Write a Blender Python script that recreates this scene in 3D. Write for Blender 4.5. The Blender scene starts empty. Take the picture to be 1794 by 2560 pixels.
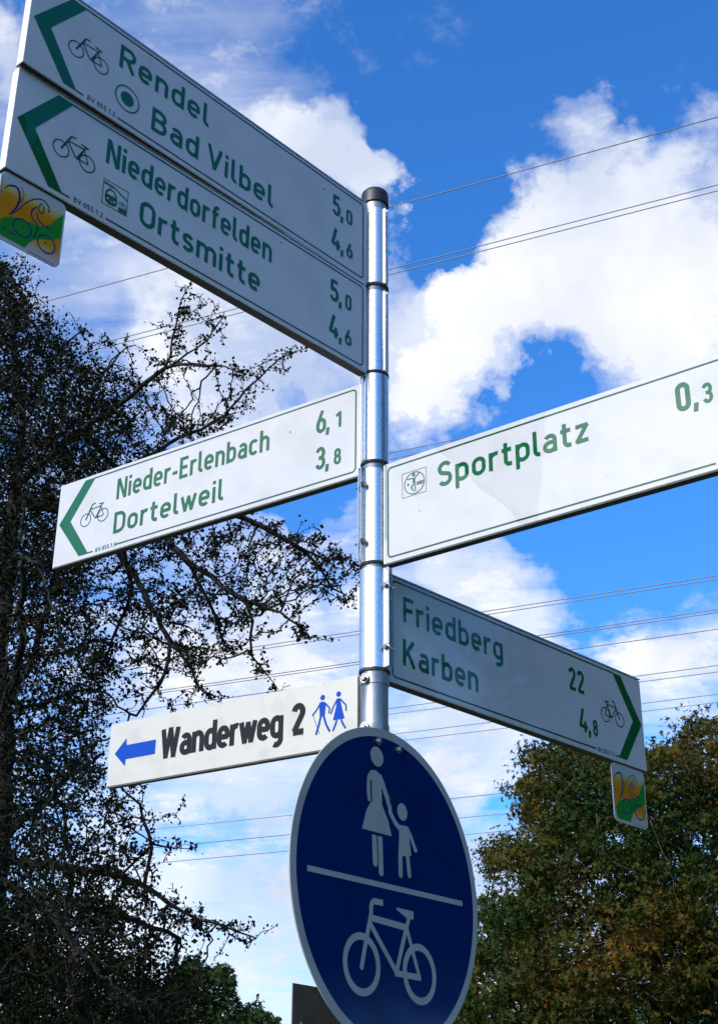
import bpy, math, random
import numpy as np
from math import sin, cos, pi, radians, hypot
from mathutils import Vector, Matrix

# ------------------------------------------------------------------ camera, sky, sun, exposure
S = bpy.context.scene
COL = S.collection
EYE = 1.60                                    # camera height above the ground
FPX, PITCH, ROLL, YAW = 3498.05, 0.448896, 0.006322, -0.012417
CAM = np.array([0.0, -2.90155, EYE])
FW = np.array([sin(YAW)*cos(PITCH), cos(YAW)*cos(PITCH), sin(PITCH)])
_r = np.array([cos(YAW), -sin(YAW), 0.0]); _u = np.cross(_r, FW)
RT = _r*cos(ROLL)+_u*sin(ROLL); UP = -_r*sin(ROLL)+_u*cos(ROLL)
cd = bpy.data.cameras.new('camera'); cam = bpy.data.objects.new('camera', cd); COL.objects.link(cam)
cd.sensor_fit = 'VERTICAL'; cd.sensor_height = 24.0; cd.lens = 24.0*FPX/2560.0
cd.clip_start = 0.05; cd.clip_end = 5000
cam.matrix_world = Matrix(((RT[0], UP[0], -FW[0], CAM[0]), (RT[1], UP[1], -FW[1], CAM[1]), (RT[2], UP[2], -FW[2], CAM[2]), (0, 0, 0, 1)))
S.camera = cam

SUN_TO = Vector((-0.69, -0.725, 0.66)).normalized()         # direction towards the sun
sl = bpy.data.lights.new('sun', 'SUN'); sl.energy = 4.1; sl.angle = radians(0.5); sl.color = (1.0, 0.92, 0.82)
so = bpy.data.objects.new('sun', sl); COL.objects.link(so)
so.rotation_euler = SUN_TO.to_track_quat('Z', 'Y').to_euler()
S.view_settings.view_transform = 'Standard'; S.view_settings.look = 'None'
S.view_settings.exposure = 0.0; S.view_settings.gamma = 1.0; S.view_settings.use_curve_mapping = False

def pdir(px, py):
    d = FW + RT*(px-897)/FPX - UP*(py-1280)/FPX
    return d/np.linalg.norm(d)
def at(px, py, Y):
    """point in the world on the ray through that place of the photograph, at depth Y"""
    d = pdir(px, py)
    return CAM + d*((Y-CAM[1])/d[1])

W = bpy.data.worlds.new('World'); S.world = W; W.use_nodes = True
nt = W.node_tree; N = nt.nodes; LK = nt.links
for n in list(N): N.remove(n)
def wn(t, **k):
    n = N.new(t)
    for a, b in k.items(): setattr(n, a, b)
    return n
def wm(op, a, b=None, c=None, clamp=False):
    n = wn('ShaderNodeMath', operation=op, use_clamp=clamp)
    for i, v in enumerate((a, b, c)):
        if v is None: continue
        if isinstance(v, (int, float)): n.inputs[i].default_value = v
        else: LK.new(v, n.inputs[i])
    return n.outputs[0]
def wv(op, a, b):
    n = wn('ShaderNodeVectorMath', operation=op)
    for i, v in enumerate((a, b)):
        if v is None: continue
        if isinstance(v, (tuple, list)): n.inputs[i].default_value = v
        else: LK.new(v, n.inputs[i])
    return n
out = wn('ShaderNodeOutputWorld'); bg = wn('ShaderNodeBackground'); bg.inputs[1].default_value = 0.1
LK.new(bg.outputs[0], out.inputs[0])
sky = wn('ShaderNodeTexSky', sky_type='NISHITA', sun_disc=False)
sky.sun_elevation = math.asin(SUN_TO.z); sky.sun_rotation = math.atan2(SUN_TO.x, SUN_TO.y)
sky.air_density = 1.0; sky.dust_density = 0.6; sky.ozone_density = 2.0
hs = wn('ShaderNodeHueSaturation'); hs.inputs['Saturation'].default_value = 1.2; hs.inputs['Value'].default_value = 1.0
LK.new(sky.outputs[0], hs.inputs['Color'])
SKYGAIN = wn('ShaderNodeMixRGB', blend_type='MULTIPLY'); SKYGAIN.inputs[0].default_value = 1
SKYGAIN.inputs[2].default_value = (0.90, 1.85, 2.75, 1)
LK.new(hs.outputs[0], SKYGAIN.inputs[1])
tc = wn('ShaderNodeTexCoord'); D = tc.outputs['Generated']
sep = wn('ShaderNodeSeparateXYZ'); LK.new(D, sep.inputs[0])
# cloud layer seen in perspective
zz = wm('ADD', wm('MAXIMUM', sep.outputs[2], 0.0), 0.16)
comb = wn('ShaderNodeCombineXYZ'); LK.new(wm('DIVIDE', sep.outputs[0], zz), comb.inputs[0]); LK.new(wm('DIVIDE', sep.outputs[1], zz), comb.inputs[1])
def noise(vec, scale, det, rough, dist=0.0, off=(0, 0, 0)):
    m = wv('ADD', vec, off)
    n = wn('ShaderNodeTexNoise'); n.inputs['Scale'].default_value = scale; n.inputs['Detail'].default_value = det
    n.inputs['Roughness'].default_value = rough; n.inputs['Distortion'].default_value = dist
    LK.new(m.outputs[0], n.inputs['Vector']); return n.outputs[0]
n1 = noise(comb.outputs[0], 3.2, 10, 0.58, 0.35, (3.1, 1.7, 0))
n2 = noise(comb.outputs[0], 11.0, 8, 0.62, 0.2, (7.7, 2.2, 0))
n3 = noise(D, 9.0, 8, 0.6, 0.3, (1.3, 5.2, 2.2))
# coverage: where the photograph has cloud banks (+) and open sky (-), as directions
BLOBS = [  # px, py, radius in px, amount
 (1250,150,420,-.22),(1700,100,330,-.45),(900,120,260,-.04),(400,60,300,.06),(1350,280,200,-.25),(1690,170,50,.25),
 (850,400,150,.60),(700,360,120,.40),(950,420,80,.30),(640,500,150,.4),(1080,560,110,-.30),(1010,660,70,-.25),(1180,430,150,-.15),(1060,330,130,-.35),
 (1500,560,260,.40),(1220,760,230,.50),(1400,640,200,.35),(1750,420,220,.38),(1700,800,260,.45),(1050,850,170,.42),(1450,340,90,.20),(1100,1010,120,.20),(1500,830,150,.2),
 (1380,850,110,.5),(1330,800,120,.4),(1520,830,90,.35),(1080,960,80,.3),(1500,200,120,-.3),(1060,570,110,-.4),(1290,1060,90,-.36),(1400,1060,70,-.15),(1190,1070,75,-.30),(1450,900,100,.40),(1480,760,50,-.15),(1250,830,110,.25),(1240,880,50,.25),(1350,880,40,.2),(1380,1010,60,.15),
 (1400,1320,260,-.34),(1700,1330,300,-.36),(1120,1290,130,-.45),(1180,1450,130,.22),(1330,1520,130,.26),(1680,1560,150,.22),(1700,1700,160,.22),(1500,1620,140,-.10),(1250,1600,160,.10),
 (800,1240,130,-.55),(740,1010,60,-.25),(600,800,330,.40),(350,640,160,.22),(120,680,160,.12),(10,150,100,.25),(60,20,110,-.15),
 (600,1500,300,.14),(1150,1780,250,.35),(1050,1950,160,.20),(1250,2060,110,-.25),(1180,2130,80,-.10),(560,2020,80,-.26),(440,2070,70,-.26),(670,2110,70,-.22),(700,2200,150,.25),
 (500,2380,450,.28),(650,1780,300,.22),(300,1650,300,.12),(1300,2300,300,.3),
 (-1,0,0,0)]
BLOBS = BLOBS[:-1]
wc = wn('ShaderNodeTexNoise'); wc.inputs['Scale'].default_value = 7.0; wc.inputs['Detail'].default_value = 7; wc.inputs['Roughness'].default_value = .6
LK.new(D, wc.inputs['Vector'])
woff = wv('SUBTRACT', wc.outputs['Color'], (.5, .5, .5)); wsc = wn('ShaderNodeVectorMath', operation='SCALE'); LK.new(woff.outputs[0], wsc.inputs[0]); wsc.inputs['Scale'].default_value = .20
DW = wv('NORMALIZE', wv('ADD', D, wsc.outputs[0]).outputs[0], None).outputs[0]
cov = None
BLOBS = [(pdir(x, y), r/FPX*1.15, a) for x, y, r, a in BLOBS]
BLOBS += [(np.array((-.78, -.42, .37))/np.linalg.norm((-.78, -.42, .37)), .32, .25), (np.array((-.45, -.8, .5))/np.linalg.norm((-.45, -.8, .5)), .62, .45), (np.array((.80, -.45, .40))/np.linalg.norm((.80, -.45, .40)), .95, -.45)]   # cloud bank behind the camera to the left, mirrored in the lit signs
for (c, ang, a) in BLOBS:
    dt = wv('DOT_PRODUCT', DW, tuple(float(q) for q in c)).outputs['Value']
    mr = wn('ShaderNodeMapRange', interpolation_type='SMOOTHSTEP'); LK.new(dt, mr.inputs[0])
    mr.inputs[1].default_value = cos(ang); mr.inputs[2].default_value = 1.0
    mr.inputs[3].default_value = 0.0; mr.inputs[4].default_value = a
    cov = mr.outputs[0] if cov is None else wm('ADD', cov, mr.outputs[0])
n4 = noise(comb.outputs[0], 30.0, 6, 0.65, 0.3, (2.7, 8.2, 0))
mps = wn('ShaderNodeMapping'); LK.new(comb.outputs[0], mps.inputs[0]); mps.inputs['Rotation'].default_value = (0, 0, radians(28)); mps.inputs['Scale'].default_value = (1.3, 7.0, 1)
n5 = noise(mps.outputs[0], 1.6, 8, 0.6, 0.8, (0, 3, 0))
dens = wm('ADD', wm('ADD', wm('MULTIPLY', n1, 0.44), wm('MULTIPLY', n2, 0.38)), wm('ADD', wm('MULTIPLY', n3, 0.26), wm('MULTIPLY', n4, 0.32)))
dens = wm('SUBTRACT', wm('MULTIPLY', dens, 2.1), 1.0)
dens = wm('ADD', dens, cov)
mk = wn('ShaderNodeMapRange', interpolation_type='SMOOTHSTEP'); LK.new(dens, mk.inputs[0])
mk.inputs[1].default_value = 0.34; mk.inputs[2].default_value = 1.0
thin = wn('ShaderNodeMapRange', interpolation_type='LINEAR'); LK.new(dens, thin.inputs[0])     # veils round the banks
thin.inputs[1].default_value = 0.47; thin.inputs[2].default_value = 0.86; thin.inputs[3].default_value = 0.0; thin.inputs[4].default_value = 0.75
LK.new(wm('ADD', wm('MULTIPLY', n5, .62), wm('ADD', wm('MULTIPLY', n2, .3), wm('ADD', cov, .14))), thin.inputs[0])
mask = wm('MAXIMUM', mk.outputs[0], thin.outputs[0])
# cloud body: bright with soft grey-blue modelling
cr = wn('ShaderNodeMapRange'); LK.new(noise(D, 6.0, 6, 0.5, 0.4, (4.4, 0.3, 9.0)), cr.inputs[0])
cr.inputs[1].default_value = 0.38; cr.inputs[2].default_value = 0.60
cmix = wn('ShaderNodeMixRGB'); LK.new(cr.outputs[0], cmix.inputs[0])
cmix.inputs[1].default_value = (6.6, 7.4, 9.2, 1); cmix.inputs[2].default_value = (10.4, 10.5, 11.0, 1)
# cloud glows towards the sun
sd = wm('MAXIMUM', wv('DOT_PRODUCT', D, tuple(SUN_TO)).outputs['Value'], 0.0)
glow = wm('ADD', wm('MULTIPLY', wm('POWER', sd, 7.0), 3.4), 1.0)
cg = wn('ShaderNodeVectorMath', operation='SCALE'); LK.new(cmix.outputs[0], cg.inputs[0]); LK.new(glow, cg.inputs['Scale'])
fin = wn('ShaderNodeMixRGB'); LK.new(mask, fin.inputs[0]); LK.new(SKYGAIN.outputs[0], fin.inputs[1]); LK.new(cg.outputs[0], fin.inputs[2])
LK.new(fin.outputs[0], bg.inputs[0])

# ------------------------------------------------------------------ helpers
random.seed(4); rng = np.random.default_rng(11)
def tag(o, label=None, cat=None, group=None, kind=None):
    if label: o['label'] = label
    if cat: o['category'] = cat
    if group: o['group'] = group
    if kind: o['kind'] = kind
    return o
def link(name, me, m=None, parent=None):
    o = bpy.data.objects.new(name, me); COL.objects.link(o)
    if m is not None and not me.materials: me.materials.append(m)
    if parent is not None: o.parent = parent
    return o
def empty(name, M):
    o = bpy.data.objects.new(name, None); COL.objects.link(o); o.empty_display_size = .1
    o.matrix_world = M; return o
def pmat(name, col, rough=.6, metal=0., **k):
    m = bpy.data.materials.new(name); m.use_nodes = True
    b = m.node_tree.nodes['Principled BSDF']
    b.inputs['Base Color'].default_value = (*col, 1); b.inputs['Roughness'].default_value = rough; b.inputs['Metallic'].default_value = metal
    for a, v in k.items(): b.inputs[a.replace('_', ' ')].default_value = v
    return m
def nodes(m): return m.node_tree.nodes, m.node_tree.links, m.node_tree.nodes['Principled BSDF']
def mottle(m, c0, c1, scale=30, lo=.35, hi=.65, det=6, bump=0.0, bscale=None, stretch=(1, 1, 1)):
    """vary the base colour between c0 and c1 with object-space noise, optional fine relief"""
    n, l, b = nodes(m)
    tcn = n.new('ShaderNodeTexCoord'); mp = n.new('ShaderNodeMapping'); mp.inputs['Scale'].default_value = stretch
    nz = n.new('ShaderNodeTexNoise'); nz.inputs['Scale'].default_value = scale; nz.inputs['Detail'].default_value = det
    r = n.new('ShaderNodeValToRGB'); r.color_ramp.elements[0].position = lo; r.color_ramp.elements[1].position = hi
    r.color_ramp.elements[0].color = (*c0, 1); r.color_ramp.elements[1].color = (*c1, 1)
    l.new(tcn.outputs['Object'], mp.inputs[0]); l.new(mp.outputs[0], nz.inputs[0]); l.new(nz.outputs[0], r.inputs[0]); l.new(r.outputs[0], b.inputs['Base Color'])
    if bump:
        bn = n.new('ShaderNodeTexNoise'); bn.inputs['Scale'].default_value = bscale or scale*3
        l.new(mp.outputs[0], bn.inputs[0])
        bp = n.new('ShaderNodeBump'); bp.inputs['Strength'].default_value = bump; bp.inputs['Distance'].default_value = .002
        l.new(bn.outputs[0], bp.inputs['Height']); l.new(bp.outputs[0], b.inputs['Normal'])
    return m

def film(name, col, dirt=None, rough=.5, coat=1.0, crough=.03):
    """printed reflective sheeting: diffuse print under a clear glossy film"""
    m = pmat(name, col, rough, 0, Coat_Weight=coat, Coat_Roughness=crough, Specular_IOR_Level=0.0, Coat_IOR=1.5)
    if dirt: mottle(m, dirt, col, 9, .30, .52, 8)
    n, l, b = nodes(m)                       # the sheet is not perfectly flat
    tcn = n.new('ShaderNodeTexCoord'); nz = n.new('ShaderNodeTexNoise'); nz.inputs['Scale'].default_value = 5; nz.inputs['Detail'].default_value = 1
    bp = n.new('ShaderNodeBump'); bp.inputs['Strength'].default_value = .25; bp.inputs['Distance'].default_value = .01
    l.new(tcn.outputs['Object'], nz.inputs[0]); l.new(nz.outputs[0], bp.inputs['Height']); l.new(bp.outputs[0], b.inputs['Coat Normal'])
    return m
MAT = dict(
 white=film('sheeting_white', (.45, .458, .49), (.41, .417, .43)),
 green=film('sheeting_green', (.001, .088, .027)),
 greenline=film('sheeting_green_line', (.001, .055, .032)),
 black=film('print_black', (.012, .012, .013), coat=.3, crough=.06),
 blue=film('sheeting_blue', (.001, .015, .095), (.001, .013, .085), coat=.35, crough=.12),
 blueprint=film('print_bright_blue', (.004, .048, .34), coat=.3, crough=.06),
 discwhite=film('sheeting_pale', (.32, .325, .325), (.27, .28, .28), coat=.35, crough=.12),
 wander=pmat('painted_cream_white', (.5, .5, .47), .4, 0, Coat_Weight=.6, Coat_Roughness=.10),
 alu=pmat('brushed_aluminium', (.78, .79, .81), .27, .9),
 alutrim=pmat('aluminium_edge', (.80, .80, .80), .45, .35),
 galv=pmat('galvanised_steel', (.50, .52, .54), .38, .85),
 steel=pmat('bolt_steel', (.55, .55, .56), .25, 1.),
 rubber=pmat('black_rubber', (.009, .009, .010), .5),
 darkgap=pmat('dark_rubber_ring', (.02, .022, .025), .6),
 grey=pmat('back_coating', (.055, .058, .052), .6),
 undershade=pmat('painted_underside_shade', (.02, .02, .02), .6),  # shade of the sign undersides, put into the colour
 navy=film('print_navy', (.012, .015, .16)),
 porange=film('print_orange', (.6, .25, .02)),
 pgreen=film('print_leaf_green', (.015, .19, .028)),
 wire=pmat('wire_aluminium', (.16, .16, .17), .6, .3),
 ink=pmat('dirt_speck', (.03, .03, .03), .9),
)
mottle(MAT['wander'], (.35, .345, .31), (.42, .415, .38), 14, .28, .5, 8)
mottle(MAT['galv'], (.20, .205, .215), (.40, .40, .41), 26, .35, .65, 7, .25, 60, (1, 1, .25))
mottle(MAT['alu'], (.68, .675, .665), (.90, .89, .87), 40, .3, .7, 5, .06, 200, (6, 6, .15))
mottle(MAT['alutrim'], (.62, .62, .62), (.84, .84, .84), 60)
mottle(MAT['grey'], (.04, .042, .038), (.075, .078, .07), 20, .3, .7, 6, .3)
mottle(MAT['steel'], (.30, .28, .26), (.62, .62, .62), 150)

# ---- 2D print: shapes in millimetres on a sign face, each stroke a few hundredths above the last
class Print:
    def __init__(s, z=0.0006): s.v = []; s.f = []; s.z = z; s.k = 0
    def _z(s): s.k += 1; return s.z + (s.k % 9)*0.00003
    def poly(s, pts):
        z = s._z(); b = len(s.v)
        a = sum(pts[i][0]*pts[(i+1) % len(pts)][1]-pts[(i+1) % len(pts)][0]*pts[i][1] for i in range(len(pts)))
        if a < 0: pts = pts[::-1]
        s.v += [(x/1000, y/1000, z) for x, y in pts]; s.f.append(tuple(range(b, b+len(pts))))
    def stroke(s, pts, w, closed=False, round_=False, taper=None):
        P = [np.array(q, float) for q in pts]
        Q = [P[0]]
        for q in P[1:]:
            if np.hypot(*(q-Q[-1])) > 1e-6: Q.append(q)
        if closed and np.hypot(*(Q[0]-Q[-1])) < 1e-6: Q.pop()
        n = len(Q)
        if n < 2: return
        if not closed and taper is None:      # break at sharp corners, each leg keeps its full weight
            for i in range(1, n-1):
                a = Q[i]-Q[i-1]; c = Q[i+1]-Q[i]; a = a/np.hypot(*a); c = c/np.hypot(*c)
                if a@c < .1:
                    e = w*.22
                    s.stroke(Q[:i]+[Q[i]+a*e], w, False, round_); s.stroke([Q[i]-c*e]+Q[i+1:], w, False, round_); return
        z = s._z(); b = len(s.v)
        for i in range(n):
            a = Q[i]-Q[i-1] if (i > 0 or closed) else Q[1]-Q[0]
            c = Q[(i+1) % n]-Q[i] if (i < n-1 or closed) else Q[-1]-Q[-2]
            a = a/np.hypot(*a); c = c/np.hypot(*c); t = a+c
            if np.hypot(*t) < 1e-3: t = np.array([-a[1], a[0]])
            t = t/np.hypot(*t); nn = np.array([-t[1], t[0]]); k = min(1/max(abs(t@c), .35), 2.2)
            ww = w*(taper(i/(n-1)) if taper else 1)
            for sg in (1, -1):
                q = Q[i]+nn*sg*ww/2*k; s.v.append((q[0]/1000, q[1]/1000, z))
        for i in range(n if closed else n-1):
            j = (i+1) % n
            s.f.append((b+2*i+1, b+2*j+1, b+2*j, b+2*i))
        if round_:
            for q in (Q[0], Q[-1]): s.disc(q[0], q[1], w/2)
    def disc(s, cx, cy, r, ry=None, n=28):
        ry = ry or r
        s.poly([(cx+r*cos(2*pi*i/n), cy+ry*sin(2*pi*i/n)) for i in range(n)])
    def ring(s, cx, cy, r, w, ry=None, n=40, rot=0.0):
        ry = ry or r
        s.stroke([(cx+r*cos(2*pi*i/n)*cos(rot)-ry*sin(2*pi*i/n)*sin(rot), cy+r*cos(2*pi*i/n)*sin(rot)+ry*sin(2*pi*i/n)*cos(rot)) for i in range(n)], w, True)
    def build(s, name, m, parent):
        me = bpy.data.meshes.new(name); me.from_pydata(s.v, [], s.f); me.update(); return link(name, me, m, parent)

# ---- stroke alphabet after the road-sign face, cap height 10
def arc(cx, cy, rx, ry, a0, a1, n=12):
    return [(cx+rx*cos(radians(a0+(a1-a0)*i/n)), cy+ry*sin(radians(a0+(a1-a0)*i/n))) for i in range(n+1)]
def stad(x0, x1, y0, y1, rr=None):
    r = (x1-x0)/2; cx = (x0+x1)/2; ry = min(rr or r, (y1-y0)/2)
    return ('loop', arc(cx, y1-ry, r, ry, 0, 180, 16)+arc(cx, y0+ry, r, ry, 180, 360, 16))
b_, X_, T_ = .72, 6.5, 9.28
def L_(*p): return list(p)
GL = {
 'R': (5.9, [L_((.72, 0), (.72, 10)), L_((.72, T_), (3.1, T_))+arc(3.1, 7.02, 2.2, 2.26, 90, -90)+L_((.72, 4.76)), L_((2.9, 4.6), (5.3, 0))]),
 'P': (5.6, [L_((.72, 0), (.72, 10)), L_((.72, T_), (3.1, T_))+arc(3.1, 6.9, 2.2, 2.38, 90, -90)+L_((.72, 4.52))]),
 'B': (5.9, [L_((.72, 0), (.72, 10)), L_((.72, T_), (3.0, T_))+arc(3.0, 7.25, 1.95, 2.03, 90, -90)+L_((.72, 5.22)), L_((.72, 5.22), (3.1, 5.22))+arc(3.1, 2.97, 2.15, 2.25, 90, -90)+L_((.72, b_))]),
 'D': (5.9, [L_((.72, 0), (.72, 10)), L_((.72, T_), (2.6, T_))+arc(2.6, 6.7, 2.6, 2.58, 90, 0)+arc(2.6, 3.3, 2.6, 2.58, 0, -90)+L_((.72, b_))]),
 'E': (5.0, [L_((.72, 0), (.72, 10)), L_((.72, T_), (4.8, T_)), L_((.72, 5.1), (4.4, 5.1)), L_((.72, b_), (4.8, b_))]),
 'F': (4.8, [L_((.72, 0), (.72, 10)), L_((.72, T_), (4.7, T_)), L_((.72, 5.0), (4.3, 5.0))]),
 'K': (5.9, [L_((.72, 0), (.72, 10)), L_((.72, 3.6), (4.9, 10)), L_((2.2, 5.6), (5.2, 0))]),
 'N': (6.2, [L_((.72, 0), (.72, 10)), L_((.95, 10), (5.25, 0)), L_((5.48, 0), (5.48, 10))]),
 'O': (6.2, [stad(.72, 5.48, b_, T_)]),
 'S': (5.6, [arc(2.8, 7.15, 2.05, 2.13, 28, 90, 5)[:-1]+arc(2.8, 7.15, 2.05, 2.13, 90, 232)+arc(2.8, 2.9, 2.1, 2.18, 52, -150)]),
 'T': (5.0, [L_((2.5, 0), (2.5, 10)), L_((.1, T_), (4.9, T_))]),
 'V': (6.2, [L_((.5, 10), (3.1, .3), (5.7, 10))]),
 'n': (5.2, [L_((.72, 0), (.72, 7.2)), L_((.72, 4.4))+arc(2.6, 4.62, 1.88, 1.88, 180, 0)+L_((4.48, 0))]),
 'h': (5.2, [L_((.72, 0), (.72, 10)), L_((.72, 4.4))+arc(2.6, 4.62, 1.88, 1.88, 180, 0)+L_((4.48, 0))]),
 'm': (8.6, [L_((.72, 0), (.72, 7.2)), L_((.72, 4.6))+arc(2.5, 4.72, 1.78, 1.78, 180, 0)+L_((4.28, 0)), L_((4.28, 4.6))+arc(6.08, 4.72, 1.8, 1.78, 180, 0)+L_((7.88, 0))]),
 'r': (3.6, [L_((.72, 0), (.72, 7.2)), L_((.72, 4.2))+arc(2.7, 4.5, 1.98, 2.0, 180, 68)]),
 'e': (5.2, [L_((.9, 3.55), (4.48, 3.55))+arc(2.6, 4.62, 1.88, 1.88, 0, 180)+arc(2.6, 2.6, 1.88, 1.88, 180, 318)]),
 'c': (4.8, [arc(2.6, 4.62, 1.88, 1.88, 38, 180)+arc(2.6, 2.6, 1.88, 1.88, 180, 322)]),
 'o': (5.2, [stad(.72, 4.48, b_, X_)]),
 'd': (5.2, [L_((4.48, 0), (4.48, 10)), stad(.72, 4.48, b_, X_)]),
 'b': (5.2, [L_((.72, 0), (.72, 10)), stad(.72, 4.48, b_, X_)]),
 'p': (5.2, [L_((.72, -2.6), (.72, 7.2)), stad(.72, 4.48, b_, X_)]),
 'g': (5.2, [stad(.72, 4.48, b_, X_), L_((4.48, 7.2), (4.48, -.6))+arc(2.6, -.55, 1.88, 1.75, 0, -125)]),
 'a': (5.0, [L_((4.28, 0), (4.28, 4.6))+arc(2.6, 4.82, 1.68, 1.68, 0, 150), L_((4.28, 3.95), (2.3, 3.95))+arc(2.3, 2.34, 1.58, 1.62, 90, 270)+L_((3.2, b_), (4.28, 1.5))]),
 's': (4.7, [arc(2.35, 5.05, 1.6, 1.45, 25, 235)+arc(2.35, 2.16, 1.68, 1.45, 60, -155)]),
 't': (3.9, [L_((1.5, 9.3), (1.5, 2.3))+arc(3.05, 2.3, 1.55, 1.58, 180, 270)+L_((3.7, b_)), L_((.1, X_), (3.6, X_))]),
 'f': (3.6, [L_((1.4, 0), (1.4, 7.7))+arc(2.95, 7.7, 1.55, 1.58, 180, 90)+L_((3.5, T_)), L_((.1, X_), (3.3, X_))]),
 'i': (1.5, [L_((.72, 0), (.72, 7.2)), L_((.72, 8.5), (.72, 10))]),
 'l': (2.3, [L_((.72, 10), (.72, 2.2))+arc(2.22, 2.2, 1.5, 1.48, 180, 270)+L_((2.45, b_))]),
 'W': (8.8, [L_((.7, 10), (2.5, .2), (4.4, 9.8), (6.3, .2), (8.1, 10))]),
 'w': (7.4, [L_((.45, 7.2), (2.2, .4), (3.7, 6.6), (5.2, .4), (6.95, 7.2))]),
 'z': (4.7, [L_((.3, X_), (4.2, X_), (.6, b_), (4.5, b_))]),
 '0': (4.9, [stad(.72, 4.2, b_, T_)]),
 '1': (3.4, [L_((2.4, 0), (2.4, 10)), L_((2.4, 9.4), (.3, 7.7))]),
 '2': (4.9, [arc(2.45, 7.35, 1.75, 1.93, 170, -28)+L_((.75, 1.0)), L_((.35, b_), (4.6, b_))]),
 '3': (4.9, [arc(2.35, 7.2, 1.75, 2.08, 160, -70)+L_((1.6, 5.15)), L_((1.6, 5.15))+arc(2.35, 2.95, 1.85, 2.22, 80, -160)]),
 '4': (5.4, [L_((2.9, 10), (.9, 2.3), (5.3, 2.3)), L_((3.9, 4.6), (3.9, 0))]),
 '5': (4.9, [L_((4.3, T_), (1.1, T_), (.95, 5.2))+arc(2.4, 3.3, 1.9, 2.58, 118, -155)]),
 '6': (4.9, [stad(.72, 4.3, b_, 5.9), L_((.78, 3.6), (1.2, 5.4), (3.1, 10))]),
 '8': (4.9, [stad(.95, 4.05, 5.2, T_), stad(.72, 4.28, b_, 5.2)]),
 ',': (1.9, [L_((.95, 1.5), (.45, -1.6))]),
 '.': (1.5, [L_((.72, 0), (.72, 1.5))]),
 '-': (3.2, [L_((.2, 3.7), (3.0, 3.7))]),
 ' ': (2.2, []),
}
def text(pr, s, x0, x1, base, H, w=1.4, gap=1.25):
    """lay s out from x0 to x1 (outer edges) with cap height H; glyphs narrow or widen, strokes keep their weight"""
    k = H/10.0
    tot = sum(GL[c][0] for c in s)+gap*(len(s)-1)
    sx = (x1-x0)/(tot*k)
    x = 0.0; W_ = 1.06*w*k*(.5+.5*min(1.05, max(.82, sx)))
    for c in s:
        adv, st = GL[c]
        for q in st:
            closed = isinstance(q, tuple); pts = q[1] if closed else q
            P = [(x0+(x+px)*k*sx, base+py*k) for px, py in pts]
            pr.stroke(P, W_*(1.05 if c == ',' else 1), closed)
        x += adv+gap

def bike(pr, x0, x1, base, flip=False, w=2.6):
    """the small bicycle pictogram, wheels resting on base"""
    Wd = x1-x0; k = Wd/104.0
    def T(x, y): return ((x1-x*k) if flip else (x0+x*k), base+y*k)
    r = 19.0
    for cx in (19.5, 84): pr.ring(*T(cx, 19.5), r*k, w*k)
    sg = lambda *p, ww=w: pr.stroke([T(*q) for q in p], ww*k)
    sg((19.5, 19.5), (38, 57), ww=4.4)
    sg((34, 48), (73, 50), ww=2.8); sg((33, 47), (56, 17), ww=3.2); sg((75, 52), (60, 17), ww=3.4)
    sg((73, 50), (86, 19.5), ww=2.6); sg((56, 17), (86, 18.5), ww=2.6); sg((69, 41), (56, 17), ww=1.6)
    sg((38, 57), (40, 62), (46, 63.5), (52, 63), ww=3.4); sg((66, 58), (84, 56), ww=3.4); sg((76, 50), (79, 57), ww=3)

# ---- solid helpers
def boxm(name, x0, x1, y0, y1, z0, z1, m, parent, bev=0.0):
    v = [(x, y, z) for z in (z0, z1) for y in (y0, y1) for x in (x0, x1)]
    f = [(0, 2, 3, 1), (4, 5, 7, 6), (0, 1, 5, 4), (2, 6, 7, 3), (0, 4, 6, 2), (1, 3, 7, 5)]
    me = bpy.data.meshes.new(name); me.from_pydata(v, [], f); me.update()
    o = link(name, me, m, parent)
    if bev:
        b = o.modifiers.new('edge', 'BEVEL'); b.width = bev; b.segments = 2
    return o
def prism(pts, z0, z1):
    n = len(pts); v = [(x, y, z0) for x, y in pts]+[(x, y, z1) for x, y in pts]
    f = [tuple(range(n))[::-1], tuple(range(n, 2*n))]+[(i, (i+1) % n, n+(i+1) % n, n+i) for i in range(n)]
    return v, f
def prismo(name, pts, z0, z1, m, parent):
    v, f = prism(pts, z0, z1); me = bpy.data.meshes.new(name); me.from_pydata(v, [], f); me.update(); return link(name, me, m, parent)
def smooth(o, ang=40):
    me = o.data
    for p in me.polygons: p.use_smooth = True
    try: me.set_sharp_from_angle(angle=radians(ang))
    except Exception: pass
    return o
def lathe(name, prof, m, parent, M=None, n=48):
    """profile (radius, height) spun about the local Z axis, moved by M"""
    v = []; f = []
    for r, z in prof:
        for i in range(n): a = 2*pi*i/n; v.append(Vector((r*cos(a), r*sin(a), z)))
    for j in range(len(prof)-1):
        for i in range(n): k = (i+1) % n; f.append((j*n+i, j*n+k, (j+1)*n+k, (j+1)*n+i))
    if M is not None: v = [M @ q for q in v]
    me = bpy.data.meshes.new(name); me.from_pydata([tuple(q) for q in v], [], f); me.update()
    return smooth(link(name, me, m, parent), 35)
def tube(name, pts, r, m, parent, n=8):
    v, f = tube_geo(pts, r, n); me = bpy.data.meshes.new(name); me.from_pydata(v, [], f); me.update()
    return smooth(link(name, me, m, parent), 60)
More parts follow.
